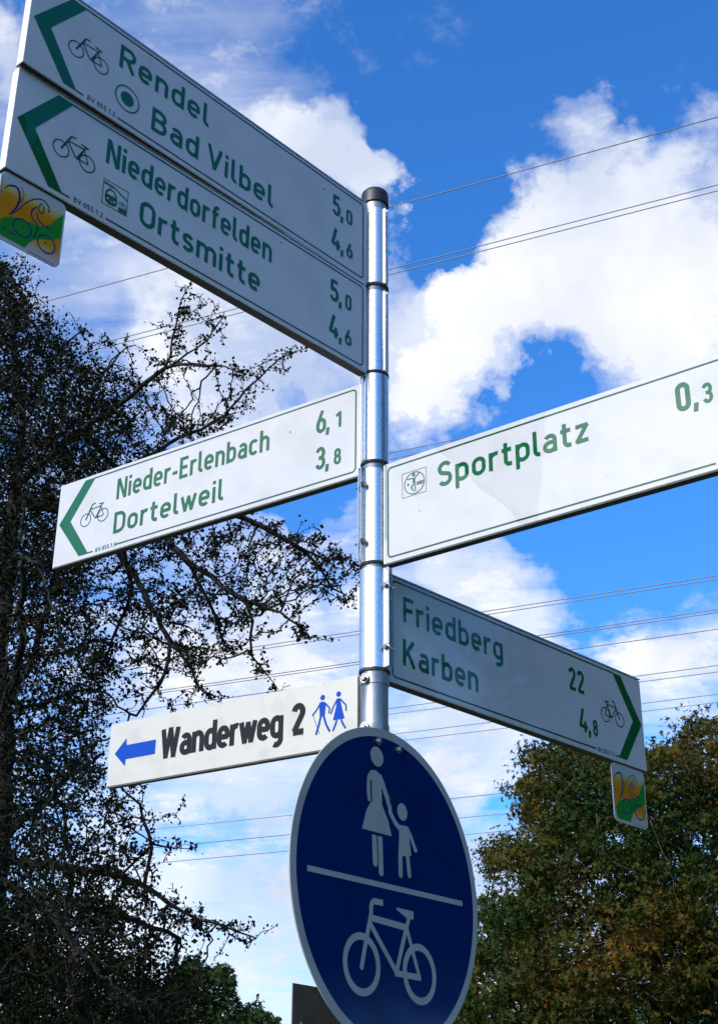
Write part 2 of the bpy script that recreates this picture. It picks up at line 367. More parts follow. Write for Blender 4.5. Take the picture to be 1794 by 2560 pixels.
def tube_geo(pts, r, n=8):
    P = [Vector(p) for p in pts]; v = []; f = []
    for i, p in enumerate(P):
        t = (P[min(i+1, len(P)-1)]-P[max(i-1, 0)]).normalized()
        u = t.cross(Vector((0, 0, 1)) if abs(t.z) < .9 else Vector((1, 0, 0))).normalized(); w = t.cross(u)
        rr = r[i] if isinstance(r, (list, tuple)) else r
        for k in range(n): a = 2*pi*k/n; v.append(tuple(p+(u*cos(a)+w*sin(a))*rr))
    for i in range(len(P)-1):
        for k in range(n): j = (k+1) % n; f.append((i*n+k, i*n+j, (i+1)*n+j, (i+1)*n+k))
    f.append(tuple(range(n))[::-1]); f.append(tuple((len(P)-1)*n+k for k in range(n)))
    return v, f
def bolt(parent, M, L=.03, r=.0085, side=None):
    """hex head, washer and threaded shank along M's Z axis"""
    prof = [(0.0001, .0062), (r*.8, .0062), (r, .005), (r, 0), (r*1.45, 0), (r*1.45, -.0022), (r*.45, -.0022), (r*.45, -L), (.0001, -L)]
    v = []; f = []; n = 6; k0 = 4
    n = 12
    for j, (rr, z) in enumerate(prof):
        for i in range(n):
            a = 2*pi*i/n; q = rr*(.88+.12*(i % 2)) if 1 <= j <= 3 else rr
            v.append(M @ Vector((q*cos(a), q*sin(a), z)))
    for j in range(len(prof)-1):
        for i in range(n): k = (i+1) % n; f.append((j*n+i, (j+1)*n+i, (j+1)*n+k, j*n+k))
    me = bpy.data.meshes.new('bolt'); me.from_pydata([tuple(q) for q in v], [], f); me.update()
    return link('bolt', me, MAT['steel'], parent)

# ------------------------------------------------------------------ ground
def ground_mat():
    m = pmat('grass_ground', (.05, .08, .02), .95)
    return mottle(m, (.035, .06, .015), (.09, .10, .035), 2.5, .3, .7, 10, .6, 40)
me = bpy.data.meshes.new('ground'); me.from_pydata([(-2500, -2500, -.004), (2500, -2500, -.004), (2500, 2500, -.004), (-2500, 2500, -.004)], [], [(0, 1, 2, 3)])
tag(link('ground', me, ground_mat()), kind='structure')
pm = mottle(pmat('asphalt', (.05, .05, .05), .9), (.04, .04, .042), (.075, .073, .07), 60, .3, .7, 8, .5, 300)
me = bpy.data.meshes.new('path'); me.from_pydata([(-40, -4.6, 0), (40, -3.0, 0), (40, -.35, 0), (-40, -1.2, 0)], [], [(0, 1, 2, 3)])
tag(link('path', me, pm), kind='structure')

# ------------------------------------------------------------------ pole
PZ = 2.27929+EYE                      # cap rim height
POLE_R = .0302
Z0S, STEP = PZ, .25096
pole = empty('sign_pole', Matrix.Translation((0, 0, 0)))
tag(pole, 'tall galvanised steel pole with black cap that carries all the direction signs', 'pole')
lathe('shaft', [(POLE_R, 0), (POLE_R, PZ-.012)], MAT['galv'], pole)
lathe('cap', [(.0315, PZ-.012), (.0350, PZ-.012), (.0352, PZ+.018), (.0340, PZ+.026), (.029, PZ+.032), (.015, PZ+.0345), (.0001, PZ+.035)], MAT['rubber'], pole)
lathe('footing', [(.16, -.02), (.16, .02), (.15, .03), (.0305, .034)], pmat('concrete', (.35, .34, .32), .9), pole, n=24)

# ------------------------------------------------------------------ pointer signs
T = .021   # body thickness
SG = {  # fitted: x, y of the near-pole front corner, azimuth, length, bottom z, height
 'rendel':  (-.022, -.038, -2.293, 1.020, 2.000, .247),
 'nieder':  (-.021, -.039, -2.308, 1.017, 1.747, .248),
 'erlen':   (-.037, .026, 2.559, 1.003, 1.505, .251),
 'sport':   (.023, -.039, -.625, 1.000, 1.249, .252),
 'fried':   (.035, .027, .816, 1.007, .998, .253),
 'wander':  (-.037, .029, 2.593, .709, .858, .155),
}
def sign_frame(key, left):
    x, y, az, L, zb, H = SG[key]
    d = Vector((cos(az), sin(az), 0))
    X = -d if left else d
    o = Vector((x, y, zb+EYE))+(d*L if left else Vector((0, 0, 0)))
    Z = X.cross(Vector((0, 0, 1)))
    M = Matrix(((X.x, 0, Z.x, o.x), (X.y, 0, Z.y, o.y), (X.z, 1, Z.z, o.z), (0, 0, 0, 1)))
    return M, L, H
def sleeve(root, M, z0, z1, lip_az, bolts=True, seam=True):
    Mi = M.inverted(); r0, r1 = .0308, .0334
    lathe('sleeve', [(r0, z0), (r0, z1), (r1, z1), (r1, z0), (r0, z0)], MAT['alu'], root, Mi)
    lathe('rubber_ring', [(.0304, z0-.0065), (.0345, z0-.0065), (.0345, z0-.0003), (.0304, z0-.0003)], MAT['darkgap'], root, Mi)
    if lip_az is None: return
    # two clamp lips of the bent sheet, closed by two bolts
    d = Vector((cos(lip_az), sin(lip_az), 0)); t = Vector((-d.y, d.x, 0))
    le = .0485 if bolts else .0395
    for sg in (-1, 1):
        P = []
        for z in (z0+.001, z1-.001):
            for a, b in ((r1-.004, sg*.0030), (le, sg*.0030), (le, sg*.0056), (r1-.004, sg*.0056)):
                q = d*a+t*b; P.append(tuple(Mi @ Vector((q.x, q.y, z))))
        me = bpy.data.meshes.new('clamp_lip')
        me.from_pydata(P, [], [(0, 1, 2, 3), (7, 6, 5, 4), (0, 4, 5, 1), (1, 5, 6, 2), (2, 6, 7, 3), (3, 7, 4, 0)]); me.update()
        link('clamp_lip', me, MAT['alu'], root)
    if bolts:
        for z in (z0+.045, z1-.045):
            o = d*.0415+t*.0066; sgn = 1
            if (t @ Vector((0, -1, 0))) < 0: t2 = -t; o = d*.0415-t*.0066
            else: t2 = t
            Z = t2; Xv = Vector((0, 0, 1)); Y = Z.cross(Xv)
            B = Matrix(((Xv.x, Y.x, Z.x, o.x), (Xv.y, Y.y, Z.y, o.y), (Xv.z, Y.z, Z.z, z), (0, 0, 0, 1)))
            bolt(root, Mi @ B, .026, .0065)
def body(root, L, H, left, proud=False):
    """aluminium box profile with folded rims, white sheeting on the face"""
    pts = [(0, 0), (L, 0), (L, H), (0, H)]
    boxm('body', 0, L, 0, H, -T, -.0012, MAT['alutrim'], root, .0012)
    boxm('face', .0012, L-.0012, .0012, H-.0012, -.0012, 0, MAT['white'], root, .0005)
    if proud: boxm('top_strip', 0, L, H+.0024, H+.0048, -T, .0012, MAT['alu'], root)
    # folded bottom and top channels on the back edge
    boxm('edge_rail', .001, L-.001, -.0022, -.0002, -T, -.0016, MAT['undershade'], root)  # bottom rail coloured near black to paint in the underside shade
    boxm('edge_rail', .002, L-.002, H+.0002, H+.0022, -T-.001, -.007, MAT['alutrim'], root)
def endplate(root, L, H, left, vis=True):
    x0, x1 = (L+.0004, L+.0034) if left else (-.0034, -.0004)
    boxm('end_plate', x0, x1, .002, H-.002, -T-.006, -.001, MAT['alu'], root)
def border(root, L, H, left, right_x, resume, arrow_x, num=None, w=3.6):
    pass

def pointer(key, left, name, label, lip=None, bolts=True):
    M, L, H = sign_frame(key, left)
    root = empty(name, M); tag(root, label, 'direction sign', 'direction signs stacked on the pole')
    body(root, L, H, left, key in ('rendel', 'nieder', 'fried')); endplate(root, L, H, left)
    z0 = M.translation.z
    sleeve(root, M, z0+.014, z0+H-.004, lip, bolts)
    return root, M, L, H
def rounded_corner(cx, cy, r, a0, a1): return arc(cx, cy, r, r, a0, a1, 6)

def frame_left(root, xr, code, arrow=True, xs=(96, 132), resume=238, yb=13, yt=238):
    """green line frame of a sign pointing left: open at the arrow, rounded at the pole end"""
    p = Print()
    p.stroke([(resume, yb), (xr-10, yb)]+rounded_corner(xr-10, yb+10, 10, -90, 0)+rounded_corner(xr-10, yt-10, 10, 0, 90)+[(xs[1]-2, yt)], 3.8)
    p.build('border_line', MAT['greenline'], root)
    p = Print(); p.stroke([(130, yb), (149, yb)], 3.8); p.build('border_line', MAT['greenline'], root)
    a = Print(); a.poly([(11, 127), (96, yt+2), (134, yt+1.5), (53, 127), (132, yb-1.8), (98, yb-2)]); a.build('arrow', MAT['green'], root)
    c = Print(.0007); text(c, code, 159, 231, 9.5, 12, 1.25, 1.6); c.build('code_lettering', MAT['greenline'], root)
def dist_left(root, s, x0, x1, xd0, xd1, base):
    p = Print(.0007)
    a, b = s.split(',')
    text(p, a, x0, x1, base, 61, 1.5); text(p, ',', x1+3, x1+12, base-1, 62, 1.45)
    text(p, b, xd0, xd1, base, 42.5, 1.6)
    p.build('distance_lettering', MAT['green'], root)
def word(root, s, x0, x1, base, H=62, w=1.42):
    p = Print(.0007); text(p, s, x0, x1, base, H, w); return p.build('lettering', MAT['green'], root)
def speck(root, *xy):
    p = Print(.0009)
    for x, y, r in xy: p.disc(x, y, r, n=8)
    for _ in range(26): p.disc(random.uniform(20, 680), random.uniform(15, 235)*(1 if root is not R6 else .55), random.uniform(.25, .8), n=6)
    o = p.build('dirt_speck', MAT['ink'], root); o['kind'] = 'stuff'

R6 = None
# 1 Rendel / Bad Vilbel
R1, M1, L, H = pointer('rendel', True, 'direction_sign', 'topmost white arrow sign pointing left, green lettering Rendel and Bad Vilbel', radians(-41.4), False)
frame_left(R1, 1008, 'BV.055.1.2', yt=237)
p = Print(); bike(p, 99, 203, 97); p.build('bicycle_symbol', MAT['greenline'], R1)
word(R1, 'Rendel', 228, 484, 148.5); word(R1, 'Bad', 326, 462, 41); word(R1, 'Vilbel', 488, 693, 44)
p = Print(); p.disc(258, 77, 17.5); p.ring(258, 77, 31.5, 3.2); p.build('town_centre_symbol', MAT['green'], R1)
dist_left(R1, '5,0', 896, 923, 946, 967, 148); dist_left(R1, '4,6', 892, 925, 948, 969, 48)
speck(R1, (862, 201, 2.2), (840, 196, 1.2), (700, 160, .8))
# 2 Niederdorfelden / Ortsmitte
R2, M2, L, H = pointer('nieder', True, 'direction_sign', 'white arrow sign pointing left, green lettering Niederdorfelden and Ortsmitte, under the topmost sign', radians(-42.2), False)
frame_left(R2, 1004, 'BV.055.1.2', yt=238)
p = Print(); bike(p, 97, 201, 97); p.build('bicycle_symbol', MAT['greenline'], R2)
word(R2, 'Niederdorfelden', 225, 697, 148); word(R2, 'Ortsmitte', 321, 664, 48)
dist_left(R2, '5,0', 890, 918, 943, 963, 147.5); dist_left(R2, '4,6', 887, 920, 943, 964, 48)
speck(R2, (726, 221, 2.2))
p = Print()                           # railway station symbol
p.stroke([(225, 46), (288, 46), (288, 107), (225, 107)], 1.6, True)
p.stroke([(225.5, 97), (254, 98), (287, 84)], 3.0); p.stroke([(226, 101), (250, 99)], 1.4)
p.poly([(233, 56), (231, 68), (233, 80), (238, 87), (245, 90), (252, 89), (258, 83), (262, 70), (262, 58), (256, 52), (242, 51)])
p.stroke([(238, 91), (250, 97), (244, 92)], 1.0); p.stroke([(238, 97), (252, 97)], 1.1)
p.poly([(267, 48), (287, 48), (287, 60), (267, 58)])
p.ring(272, 67, 4.0, 1.1); p.ring(282, 66, 4.0, 1.1); p.stroke([(272, 67), (275, 74), (281, 73), (277, 66)], 1.0)
p.build('station_symbol', MAT['green'], R2)
p = Print(.0011)
p.poly([(236, 76), (240, 83), (246, 85), (252, 84), (256, 77), (256, 74), (236, 73)]); p.disc(239, 63, 2.6); p.disc(255, 62, 2.6); p.poly([(243, 58), (251, 58), (251, 60), (243, 60)])
p.build('station_symbol_windows', MAT['white'], R2)
# 3 Nieder-Erlenbach / Dortelweil
R3, M3, L, H = pointer('erlen', True, 'direction_sign', 'sunlit white arrow sign pointing left, green lettering Nieder-Erlenbach and Dortelweil', radians(-131), False)
frame_left(R3, 993, 'BV.055.1.3', yt=239, yb=14.5, resume=228)
p = Print(); bike(p, 92, 194, 97); p.build('bicycle_symbol', MAT['greenline'], R3)
word(R3, 'Nieder-Erlenbach', 219, 732, 149); word(R3, 'Dortelweil', 218, 590, 48)
dist_left(R3, '6,1', 877, 904, 934, 952, 149.5); dist_left(R3, '3,8', 877, 904, 931, 950, 49)
speck(R3, (797, 180, 1.8))
# 4 Sportplatz (points right, out of the frame)
R4, M4, L, H = pointer('sport', False, 'direction_sign', 'white sign reaching out of the frame to the right with green lettering Sportplatz', radians(-136))
p = Print()
p.stroke([(784, 14), (19, 14)]+rounded_corner(19, 24, 10, 270, 180)+rounded_corner(19, 228, 10, 180, 90)+[(868, 238)], 3.8)
p.stroke([(852, 14), (870, 14)], 3.8)
p.build('border_line', MAT['greenline'], R4)
a = Print(); a.poly([(989, 127), (904, 240), (866, 239.5), (947, 127), (868, 12.2), (902, 12)]); a.build('arrow', MAT['green'], R4)
c = Print(.0007); text(c, 'BV.055.1.1', 792, 848, 9.5, 12, 1.25, 1.6); c.build('code_lettering', MAT['greenline'], R4)
p = Print(); bike(p, 812, 914, 97, True); p.build('bicycle_symbol', MAT['greenline'], R4)
word(R4, 'Sportplatz', 145, 520, 149, 61)
p = Print(.0007); text(p, '0', 718, 747, 149, 64, 1.6); text(p, ',', 754, 764, 149, 62, 1.5); text(p, '3', 774, 794, 150, 45, 1.6); p.build('distance_lettering', MAT['green'], R4)
p = Print()
p.stroke([(49, 150), (114, 150), (114, 211), (49, 211)], .9, True)
p.ring(82, 180, 27, 2.0)
p.disc(80, 201, 4); p.stroke([(62, 194), (82, 192), (97, 203)], 2.2); p.poly([(78, 193), (84, 193), (84, 180), (78, 180)])
p.stroke([(83, 180), (85, 158)], 2.2); p.stroke([(80, 178), (73, 170), (80, 160)], 2.8); p.disc(65, 180, 2.8)
p.build('sport_symbol', MAT['green'], R4)
p = Print(.0007); text(p, 'SPORT', 87, 107, 172, 9, 1.3); p.build('symbol_lettering', MAT['greenline'], R4)
speck(R4, (95, 106, 1.4))
# 5 Friedberg / Karben
R5, M5, L, H = pointer('fried', False, 'direction_sign', 'white arrow sign pointing right, green lettering Friedberg and Karben, in shade', radians(-43.3))
p = Print()
p.stroke([(776, 14), (17, 14)]+rounded_corner(17, 24, 10, 270, 180)+rounded_corner(17, 233, 10, 180, 90)+[(880, 243)], 3.8)
p.stroke([(863, 14), (880, 14)], 3.8)
p.build('border_line', MAT['greenline'], R5)
a = Print(); a.poly([(997, 126), (912, 244), (875, 243.5), (957, 127), (877, 12), (914, 11.8)]); a.build('arrow', MAT['green'], R5)
c = Print(.0007); text(c, 'BV.055.1.4', 783, 858, 9, 11.5, 1.25, 1.6); c.build('code_lettering', MAT['greenline'], R5)
p = Print(); bike(p, 809, 914, 97, True); p.build('bicycle_symbol', MAT['greenline'], R5)
word(R5, 'Friedberg', 43, 404, 153, 61); word(R5, 'Karben', 41, 305, 49)
p = Print(.0007); text(p, '22', 674, 740, 149, 61, 1.45); p.build('distance_lettering', MAT['green'], R5)
p = Print(.0007); text(p, '4', 706, 744, 48, 60, 1.5); text(p, ',', 748, 757, 47, 62, 1.45); text(p, '8', 768, 787, 47, 43, 1.6); p.build('distance_lettering', MAT['green'], R5)

# 6 Wanderweg 2
M6, L, H = sign_frame('wander', True)
R6 = empty('direction_sign', M6); tag(R6, 'small cream sign with blue arrow left and black lettering Wanderweg 2', 'direction sign', 'direction signs stacked on the pole')
boxm('body', 0, L, 0, H, -.012, 0, MAT['wander'], R6, .0008)
boxm('edge_rail', .001, L-.001, -.003, -.0002, -.016, -.001, MAT['grey'], R6)
p = Print(); p.poly([(19, 78), (53, 112), (54.5, 95), (145, 95), (145, 60), (55, 60), (54, 43)]); p.build('arrow', MAT['blueprint'], R6)
p = Print(.0007); text(p, 'Wanderweg', 163, 511, 46, 70, 1.92, .9); p.build('lettering', MAT['black'], R6)
p = Print(.0007); text(p, '2', 538, 570, 45, 70, 2.0); p.build('lettering', MAT['black'], R6)
p = Print()   # hiker with stick, hiker in a skirt
p.disc(618, 119, 6.2); p.disc(660, 120, 6.2)
p.poly([(609, 107), (615, 110), (622, 109), (627, 104), (624, 76), (611, 76)])
p.stroke([(612, 106), (602, 92), (591, 81)], 3.6); p.stroke([(625, 105), (637, 91), (635, 80)], 3.6)
p.stroke([(614, 77), (609, 58), (602, 36)], 5); p.stroke([(621, 77), (628, 56), (638, 38)], 5)
p.poly([(655, 110), (664, 110), (667, 95), (676, 62), (646, 62), (654, 92)])
p.stroke([(656, 108), (646, 92), (640, 77)], 3.6); p.stroke([(664, 108), (679, 92), (680, 78)], 3.6)
p.stroke([(656, 61), (652, 50), (646, 38)], 4.6); p.stroke([(667, 61), (672, 50), (679, 39)], 4.6)
p.build('hikers_symbol', MAT['blueprint'], R6)
p = Print(); p.stroke([(594, 80), (611, 36)], 1.1); p.build('walking_stick_symbol', MAT['black'], R6)
speck(R6, (620, 150, .8), (590, 147, .7), (566, 40, 1.0))
# clamp: two steel straps and bolts on the bare pole
boxm('bracket', L-.004, L+.010, -.004, H+.022, -.034, -.016, MAT['galv'], R6, .001)
Mi = M6.inverted(); z6 = M6.translation.z
for dz in (.020, .128):
    lathe('strap', [(.0303, z6+dz-.009), (.0322, z6+dz-.009), (.0322, z6+dz+.009), (.0303, z6+dz+.009)], MAT['galv'], R6, Mi)
    o = Vector((-.0225, -.031, z6+dz)); Z = Vector((-.55, -.84, 0)).normalized()*1.0
    Xv = Vector((0, 0, 1)); Y = Z.cross(Xv)
    bolt(R6, Mi @ Matrix(((Xv.x, Y.x, Z.x, o.x), (Xv.y, Y.y, Z.y, o.y), (Xv.z, Y.z, Z.z, o.z), (0, 0, 0, 1))), .024, .0075)

# ------------------------------------------------------------------ route plaques hanging under the tips
def plaque(M, label, m0=0):
    root = empty('route_plaque', M); tag(root, label, 'plaque', 'cycle route plaques hanging under arrow signs')
    w = h = 150.0; r = 15
    def rr(x0, y0, x1, y1, r): return rounded_corner(x1-r, y1-r, r, 0, 90)+rounded_corner(x0+r, y1-r, r, 90, 180)+rounded_corner(x0+r, y0+r, r, 180, 270)+rounded_corner(x1-r, y0+r, r, 270, 360)
    pl = prismo('plate', [(x/1000, y/1000) for x, y in rr(0, -h, w, 4, r)], -.003, 0, MAT['white'], root)
    p = Print(.0003)
    g = bpy.data.materials.get('print_orange_fade')
    if not g:
        g = film('print_orange_fade', (.85, .36, .02)); n, l, b = nodes(g)
        tcn = n.new('ShaderNodeTexCoord'); sp = n.new('ShaderNodeSeparateXYZ'); l.new(tcn.outputs['Object'], sp.inputs[0])
        rp = n.new('ShaderNodeValToRGB'); mr = n.new('ShaderNodeMapRange'); l.new(sp.outputs[1], mr.inputs[0]); mr.inputs[1].default_value = -.15; mr.inputs[2].default_value = 0
        e = rp.color_ramp.elements; e[0].position = .05; e[0].color = (.38, .38, .39, 1); e[1].position = .24; e[1].color = (.45, .23, .02, 1)
        for pos, c in ((.52, (.45, .16, .008, 1)), (.70, (.45, .20, .012, 1)), (.78, (.42, .34, .09, 1)), (.90, (.38, .39, .42, 1))): q = e.new(pos); q.color = c
        l.new(mr.outputs[0], rp.inputs[0]); l.new(rp.outputs[0], b.inputs['Base Color'])
    p.poly(rr(4, -146, 146, -5, 10)); p.build('colour_field', g, root)
    p = Print(.0005)
    p.poly([(7, -112), (20, -98), (35, -90), (55, -86), (74, -80), (88, -79), (104, -74), (118, -62), (132, -40), (146, -22), (146, -78), (128, -92), (112, -101), (96, -108), (84, -118), (74, -134), (70, -143), (17, -143), (9, -138)])
    p.build('green_field', MAT['pgreen'], root)
    p = Print(.0008)
    def cur(pts, w, tp=None, cl=False):
        P = np.array(pts, float); out = []
        for i in range(len(P)-1):     # Catmull-Rom
            p0 = P[max(i-1, 0)]; p1 = P[i]; p2 = P[i+1]; p3 = P[min(i+2, len(P)-1)]
            for t in np.linspace(0, 1, 7)[:-1]:
                out.append(tuple(.5*((2*p1)+(-p0+p2)*t+(2*p0-5*p1+4*p2-p3)*t*t+(-p0+3*p1-3*p2+p3)*t**3)))
        out.append(tuple(P[-1])); p.stroke(out, w, taper=tp)
    cur([(11, -37), (17, -27), (26, -22), (35, -20), (41, -26), (45, -39), (44, -52), (40, -66), (34, -78), (28, -89)], 3.6, lambda t: .45+.9*sin(pi*min(1, t*1.05)))
    cur([(28, -89), (40, -75), (50, -59), (60, -43), (72, -29), (87, -18), (100, -16), (108, -22), (111, -28)], 2.6, lambda t: .6+.5*t)
    cur([(42, -14), (50, -19), (53, -32), (48, -50)], 1.2)
    p.disc(112, -33, 2.6)
    cur([(95, -25), (90, -31), (89, -41), (94, -48), (99, -44), (100, -34), (98, -27)], 2.2)
    cur([(86, -38), (78, -46), (74, -58), (78, -70), (88, -76), (92, -84), (89, -98), (86, -112)], 2.6)
    cur([(86, -52), (90, -64), (98, -70), (108, -72)], 2.4); cur([(113, -66), (112, -72), (117, -74)], 2.2)
    p.ring(59, -103, 20, 2.6, 19); p.ring(115, -110, 20, 2.6, 19); p.disc(59, -102, 1.8); p.disc(113, -108, 1.8)
    p.build('cyclist_drawing', MAT['navy'], root)
    p = Print(.0007); text(p, 'Bad', 15, 26, -127, 6, 1.2); text(p, 'Vilbel', 29, 48, -129, 6, 1.2); p.build('small_lettering', MAT['navy'], root)
    p = Print(.0007); p.stroke([(78, -146), (137, -146)], .9); p.stroke([(3, -130), (3, -10)], .8); p.build('border_line', MAT['navy'], root)
    for x in (.02, .13): boxm('hanger', x-.006, x+.006, -.002, .014, -.0065, -.0032, MAT['alu'], root)
    return root
plaque(M2 @ Matrix.Translation((-.001, -.0065, -.006)), 'colourful cycle route plaque hanging under the left tip of the Niederdorfelden sign')
plaque(M5 @ Matrix.Translation((.848, -.0065, -.006)), 'colourful cycle route plaque hanging under the right tip of the Friedberg sign')

# ------------------------------------------------------------------ round sign
q = (.03353527, -.03883767, .54464625, .93836695, .32138397, .01786523, .02225766)
h = Vector((cos(q[3]), sin(q[3]), 0)); n_ = Vector((-h.y, h.x, 0)); v_ = Vector((0, 0, cos(q[5])))+n_*sin(q[5])
Xd = h*cos(q[6])+v_*sin(q[6]); Yd = v_*cos(q[6])-h*sin(q[6]); Zd = Xd.cross(Yd)
MD = Matrix(((Xd.x, Yd.x, Zd.x, q[0]), (Xd.y, Yd.y, Zd.y, q[1]), (Xd.z, Yd.z, Zd.z, q[2]+EYE), (0, 0, 0, 1)))
RD = empty('round_sign', MD); tag(RD, 'large round blue sign with white woman and child above a white bicycle', 'traffic sign')
R = q[4]
lathe('plate', [(.0001, -.003), (R-.001, -.003), (R, -.002), (R, .0), (R-.0005, .0006), (R-.0185, .0006), (.0001, .0006)], MAT['discwhite'], RD, n=128)
p = Print(.0009); p.disc(0, 0, 302.5, n=128); p.build('blue_field', MAT['blue'], RD)
def smoothpoly(pts, it=2):
    P = [np.array(a, float) for a in pts]
    for _ in range(it):
        Q = []
        for i in range(len(P)):
            a, b = P[i], P[(i+1) % len(P)]; Q += [a*.75+b*.25, a*.25+b*.75]
        P = Q
    return [tuple(a) for a in P]
p = Print(.0014)
p.disc(-38, 257.5, 22.5, 21)
# woman: torso with left arm, right arm, skirt, legs
p.poly(arc(-47, 200, 28, 27, 172, 30, 12)+[(-21, 216), (-25, 208), (-25, 160), (-5, 130), (6, 100), (-96, 99), (-88, 118), (-79, 140), (-63, 158), (-59, 160), (-59, 202), (-61, 204), (-64, 202), (-64, 165), (-66, 157), (-74, 161), (-77, 180)])
p.stroke([(-32, 219), (-22, 206), (-8, 180), (3, 158)], 14, round_=False)
p.stroke([(-70, 200), (-69, 175), (-68, 160)], 10)
p.stroke([(-55, 93), (-54, 38)], 16); p.disc(-54, 38, 8); p.stroke([(-35, 93), (-35, 22)], 16); p.disc(-35, 22, 8)
# child
p.disc(47, 157, 18, 18)
p.poly([(33, 128), (62, 130), (66, 124), (69, 106), (74, 70), (27, 63), (33, 110)])
p.stroke([(3, 160), (3, 148), (20, 130), (40, 118)], 12); p.stroke([(62, 126), (75, 110), (90, 84)], 11); p.disc(91, 85, 5.5)
p.stroke([(34, 66), (33, 27)], 14); p.disc(33, 27, 7); p.stroke([(60, 68), (64, 30)], 13); p.disc(64, 30, 6.5)
p.build('woman_and_child_symbol', MAT['discwhite'], RD)
p = Print(.0014); p.poly([(-271, -9), (261, -9), (261, 2), (-271, 2)]); p.build('dividing_bar', MAT['discwhite'], RD)
p = Print(.0014)
p.ring(-106, -161, 53, 14, 51.5, 56); p.ring(88, -163, 52, 14, 52, 56)
p.stroke([(-107, -166), (-92, -120), (-72, -62)]+arc(-58, -52, 14, 14, 165, 90, 6)+[(-31, -38)], 12); p.disc(-107, -166, 6)
p.stroke([(-76, -71), (50, -77)], 13)
p.stroke([(-75, -84), (8, -167)], 12); p.stroke([(48, -74), (6, -168)], 12); p.stroke([(62, -48), (47, -76), (86, -168)], 11)
p.stroke([(2, -168), (92, -170)], 12)
p.poly([(14, -45), (17, -41), (74, -42), (74, -57), (54, -60)])
p.build('bicycle_symbol', MAT['discwhite'], RD)
p = Print(.0019)
for k in range(16): p.disc(4+random.gauss(0, 4), 172+random.gauss(0, 6), random.uniform(.6, 2.4), n=7)
for k in range(12): p.disc(82+random.gauss(0, 3), -138+random.gauss(0, 4), random.uniform(.5, 1.6), n=7)
for k in range(40):
    a = random.uniform(0, 2*pi); rr = 300*random.random()**.5; p.disc(rr*cos(a), rr*sin(a), random.uniform(.3, .9), n=6)
o = p.build('scuff_marks', MAT['ink'], RD); o['kind'] = 'stuff'
for x, y in ((-33, 291), (40, 288), (-33, -291), (40, -288)):
    bolt(RD, Matrix.Translation((x/1000, y/1000, .0035)), .012, .0062)
MiD = MD.inverted()
for z in (q[2]+EYE+.285, q[2]+EYE-.285):
    lathe('clamp', [(.0303, z-.014), (.0335, z-.014), (.0335, z+.014), (.0303, z+.014)], MAT['galv'], RD, MiD)
    cc = MiD @ Vector((0, 0, z)); boxm('clamp_arm', cc.x-.045, cc.x+.045, cc.y-.012, cc.y+.012, -.012, -.0032, MAT['galv'], RD)

# ------------------------------------------------------------------ dark board behind the round sign, low on the pole
Mb = Matrix(((h.x, 0, h.y, 0), (h.y, 0, -h.x, 0), (0, 1, 0, 0), (0, 0, 0, 1)))
cpos = Vector((0, 0, 0))+n_*.040
P1 = at(733, 2457, 0)
Mb = Matrix(((h.x, 0, -n_.x, cpos.x), (h.y, 0, -n_.y, cpos.y), (0, 1, 0, 0), (0, 0, 0, 1)))
# top-left corner: intersect the photograph's ray with this plane
d = pdir(733, 2457); c0 = CAM; nn = np.array([n_.x, n_.y, 0.]); t = ((np.array([cpos.x, cpos.y, 0])-c0)@nn)/(d@nn); C1 = c0+d*t
xl = float(np.array([C1[0]-cpos.x, C1[1]-cpos.y])@np.array([h.x, h.y])); zt = float(C1[2])
RB = empty('rectangular_sign', Mb @ Matrix.Translation((0, zt-.40, 0)))
tag(RB, 'dark back of a rectangular board low behind the round blue sign', 'sign')
boxm('board', xl, -xl, 0, .40, -.003, 0, MAT['grey'], RB, .0008)
for y in (.08, .32):
    boxm('back_rail', xl+.02, -xl-.02, y-.012, y+.012, .0002, .006, MAT['grey'], RB)

# ------------------------------------------------------------------ overhead wires
WD = Vector((-.9165, .400, 0)).normalized()       # all lines run parallel
PN = Vector((-WD.y, WD.x, 0))
def wire(px, py, Y, r, name, label, cat, group, sag=0.0):
    r *= 1.35
    p0 = Vector(at(px, py, Y)); pts = []
    for k in range(-14, 15):
        s = k*12.0; pts.append(p0+WD*s+Vector((0, 0, sag*(s/150.0)**2)))
    o = tube(name, [tuple(a) for a in pts], r, MAT['wire'], None, 6)
    return tag(o, label, cat, group)
G1 = 'power line wires crossing the sky'
WR = [  # px, py at a place, depth, radius, label
 (1300, 428, 36, .014, 'single thin wire crossing above the others, right of the pole cap'),
 (1300, 589, 40, .014, 'upper wire of the close pair ending behind the second pole sleeve'),
 (1300, 603, 40, .014, 'lower wire of the close pair ending behind the second pole sleeve'),
 (1050, 1117, 55, .016, 'upper wire of the pair touching the top edge of the Sportplatz sign'),
 (1050, 1133, 55, .016, 'lower wire of the pair touching the top edge of the Sportplatz sign'),
 (1500, 1484, 60, .017, 'upper wire of the pair just under the Sportplatz sign at right'),
 (1500, 1493, 60, .017, 'lower wire of the pair just under the Sportplatz sign at right'),
 (1600, 1552, 64, .017, 'upper wire of the middle pair right of the Friedberg sign'),
 (1600, 1559, 64, .017, 'lower wire of the middle pair right of the Friedberg sign'),
 (1600, 1600, 66, .017, 'single wire just under the middle pair right of the Friedberg sign'),
 (1700, 1676, 70, .017, 'single wire meeting the upper right corner of the Friedberg sign'),
 (1700, 1747, 74, .018, 'single wire meeting the right end of the Friedberg sign below its corner'),
 (1050, 1776, 80, .018, 'wire between pole and underside of the Friedberg sign'),
 (1150, 1834, 84, .018, 'wire grazing the top right rim of the round blue sign'),
 (1200, 1989, 92, .020, 'upper of three spaced wires left of the brown green tree'),
 (1200, 2040, 96, .020, 'middle of three spaced wires left of the brown green tree'),
 (1200, 2083, 100, .020, 'lowest of three spaced wires left of the brown green tree'),
]
